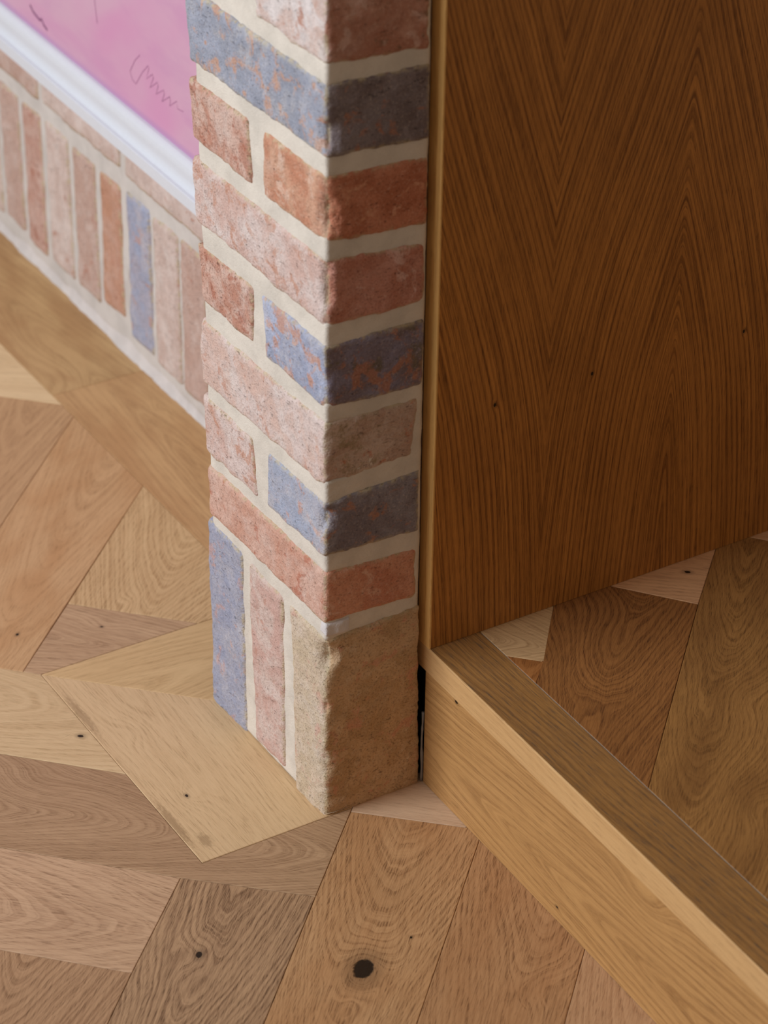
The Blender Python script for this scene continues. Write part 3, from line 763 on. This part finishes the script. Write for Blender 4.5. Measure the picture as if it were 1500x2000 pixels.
# ------------------------------------------------------------------ BRICK WALL behind (left)
SH = 0.015
wall = mortar_block('wall_left', 230, 330, 206, 1750, 0.3, 1300, m_mortar_w, None, res=14, amp=.7, shear=SH)
tag(wall, 'set-back reclaimed brick wall with a band of upright bricks at the floor', kind='structure')
WB = [(1209, 1262, 'wall_pale'), (1143, 1197, 'wall_pink'), (1079, 1130, 'wall_red'), (1002, 1064, 'wall_pale'), (930, 988, 'wall_pink'),
      (864, 916, 'wall_orange'), (790, 846, 'wall_blue'), (719.5, 780, 'wall_pale'), (655, 713, 'wall_pink'), (590, 646, 'wall_pink'),
      (525, 580, 'wall_red'), (460, 515, 'wall_pale'), (395, 450, 'wall_blue'), (330, 385, 'wall_pink'), (265, 320, 'wall_orange'),
      (1273, 1328, 'wall_pink'), (1339, 1394, 'wall_blue'), (1405, 1460, 'wall_red'), (1471, 1526, 'wall_pale'), (1537, 1592, 'wall_orange')]
m_skirt = mortar_mat('mortar_skirt', (214, 206, 204))
skirt = fillet('mortar_fillet', [(231 + SH * (y - 300), y) for y in (210, 500, 800, 1100, 1400, 1740)], 6.5, 15.0, m_skirt, wall, 9, -1, smooth=9, stp=5.0)
for y0, y1, mk in WB:
    seed += 2.3
    zb = random.uniform(24, 34); zt = random.uniform(208, 214)
    if mk == 'wall_orange': zb = 42
    brick('brick', 227, 300, y0, y0, y1, y1, (zb,) * 3, (zt,) * 3, bm(mk), wall, seed, res=5, r=5, corner=False, shear=SH, wave=2.0)
y = 234
cols = ['wall_pink', 'wall_red', 'wall_pale', 'wall_pale', 'wall_pink', 'wall_pink', 'wall_pale']
k = 0
for y0, y1 in [(223, 418), (430, 634), (646, 848), (861, 1068), (1081, 1288), (1300, 1508), (1520, 1726)]:
    seed += 2.1
    brick('brick', 227, 300, y0, y0, y1, y1, (233 + random.uniform(-2, 2),) * 3, (297,) * 3, bm(cols[k]), wall, seed, res=6, r=5, corner=False, shear=SH, wave=2.0)
    k += 1

# ------------------------------------------------------------------ PAINTING in a white frame
pic = empty('framed_painting', (0.222, 0.98, 0.289))
tag(pic, 'pink abstract painting in a white moulded frame hung on the brick wall', 'painting')
def fx(y): return 229 + SH * (y - 300)
# profile: (out = distance in front of the wall, inward = distance from the frame's outer edge)
prof = [(1, 0), (29.5, 0), (30.3, .8), (30.3, 14), (29.6, 14.8), (25.8, 15.2), (24.0, 17), (22.8, 20), (22.2, 24), (22.4, 28), (22.8, 32), (22.6, 35), (21.6, 39), (19.6, 42.5), (17, 44.6), (14.5, 45), (1, 45)]
YA, YB, ZA, ZB_ = 238, 1690, 289, 1270
cor = [(YA, ZA, 1, 1), (YB, ZA, -1, 1), (YB, ZB_, -1, -1), (YA, ZB_, 1, -1)]
V = []; F = []
n = len(prof)
for (yy, zz, sy, sz) in cor:
    for o_, i_ in prof:
        Y = yy + sy * i_; Z = zz + sz * i_
        V.append(((fx(Y) - o_) * MM, Y * MM, Z * MM))
for c_ in range(4):
    d_ = (c_ + 1) % 4
    for i in range(n):
        j = (i + 1) % n
        F.append((c_ * n + i, d_ * n + i, d_ * n + j, c_ * n + j))
m_white = mat_plain('white_paint', (0.70, 0.72, 0.79), 0.5, spec=.35, var=.02)
fr = make('frame', V, F, m_white, None, smooth=False)
fr.parent = pic; fr.matrix_parent_inverse = Matrix.Translation(pic.location).inverted()

N = NT('pink_paint')
tc = N.n('ShaderNodeTexCoord').outputs['Object']
sp = N.n('ShaderNodeSeparateXYZ'); N.put(sp.inputs[0], tc)
a1 = N.noise(N.xyz(N.math('MULTIPLY', sp.outputs[1], 2.4), 0.3, N.math('MULTIPLY', sp.outputs[2], 4.0)), 1.6, 3.0, 0.5, 0.4)
a2 = N.noise(N.xyz(N.math('MULTIPLY', sp.outputs[1], 6.0), 4.3, N.math('MULTIPLY', sp.outputs[2], 18.0)), 1.3, 4.0, 0.6, 0.3)
c = N.mix(N.step(a1, 0.36, 0.62), lin((210, 148, 186)), lin((210, 166, 190)))
c = N.mix(N.math('MULTIPLY', N.step(a2, 0.45, 0.68), .4), c, lin((198, 140, 182)))
edge = N.step(N.math('ADD', sp.outputs[2], N.math('MULTIPLY', a2, .006)), .339, .347, 1.0, 0.0)
c = N.mix(N.math('MULTIPLY', edge, .7), c, lin((182, 138, 182)))
N.put(N.b.inputs['Base Color'], c); N.b.inputs['Roughness'].default_value = .7
m_pink = N.m
def pt(y, z, o_): return ((fx(y) - o_) * MM, y * MM, z * MM)
V = [pt(YA + 44, ZA + 44, 13), pt(YB - 44, ZA + 44, 13), pt(YB - 44, ZB_ - 44, 13), pt(YA + 44, ZB_ - 44, 13),
     pt(YA + 44, ZA + 44, 5), pt(YB - 44, ZA + 44, 5), pt(YB - 44, ZB_ - 44, 5), pt(YA + 44, ZB_ - 44, 5)]
F = [(3, 2, 1, 0), (4, 5, 6, 7), (0, 1, 5, 4), (1, 2, 6, 5), (2, 3, 7, 6), (3, 0, 4, 7)]
cv = make('canvas', V, F, m_pink, None)
cv.parent = pic; cv.matrix_parent_inverse = Matrix.Translation(pic.location).inverted()
m_pencil = mat_plain('pencil', lin((184, 128, 164)), .8)
m_pencil2 = mat_plain('charcoal_smudge', lin((142, 90, 128)), .8)
def scribble(pts, w, mat):
    V = []; F = []
    P = [np.array(p, float) for p in pts]
    for k, p in enumerate(P):
        t = P[min(k + 1, len(P) - 1)] - P[max(k - 1, 0)]; t /= np.linalg.norm(t)
        nn = np.array([-t[1], t[0]]) * w / 2
        V.append(pt(p[0] + nn[0], p[1] + nn[1], 13.25)); V.append(pt(p[0] - nn[0], p[1] - nn[1], 13.25))
    for k in range(len(P) - 1): F.append((2 * k, 2 * k + 1, 2 * k + 3, 2 * k + 2))
    o = make('pencil_line', V, F, mat, None)
    o.parent = pic; o.matrix_parent_inverse = Matrix.Translation(pic.location).inverted()
scribble([(771, 407), (784, 396), (797, 378.5), (792, 371), (783.5, 369)], 1.3, m_pencil)
scribble([(783.5, 369), (766.5, 389), (752, 402), (750, 400), (757, 385), (742, 396), (740, 393), (749, 378), (731, 391), (729, 388), (735, 376), (716, 388), (715, 384), (721, 373), (702, 386), (701, 382), (703, 375), (686, 387), (684.5, 379), (671, 381)], 1.2, m_pencil)
scribble([(1058, 361.5), (1050, 356), (1042, 354), (1032, 352), (1027, 355), (1022, 350), (1012, 347)], 3.2, m_pencil2)
scribble([(882, 440), (880, 430), (878, 417), (875.5, 405)], 1.6, m_pencil)
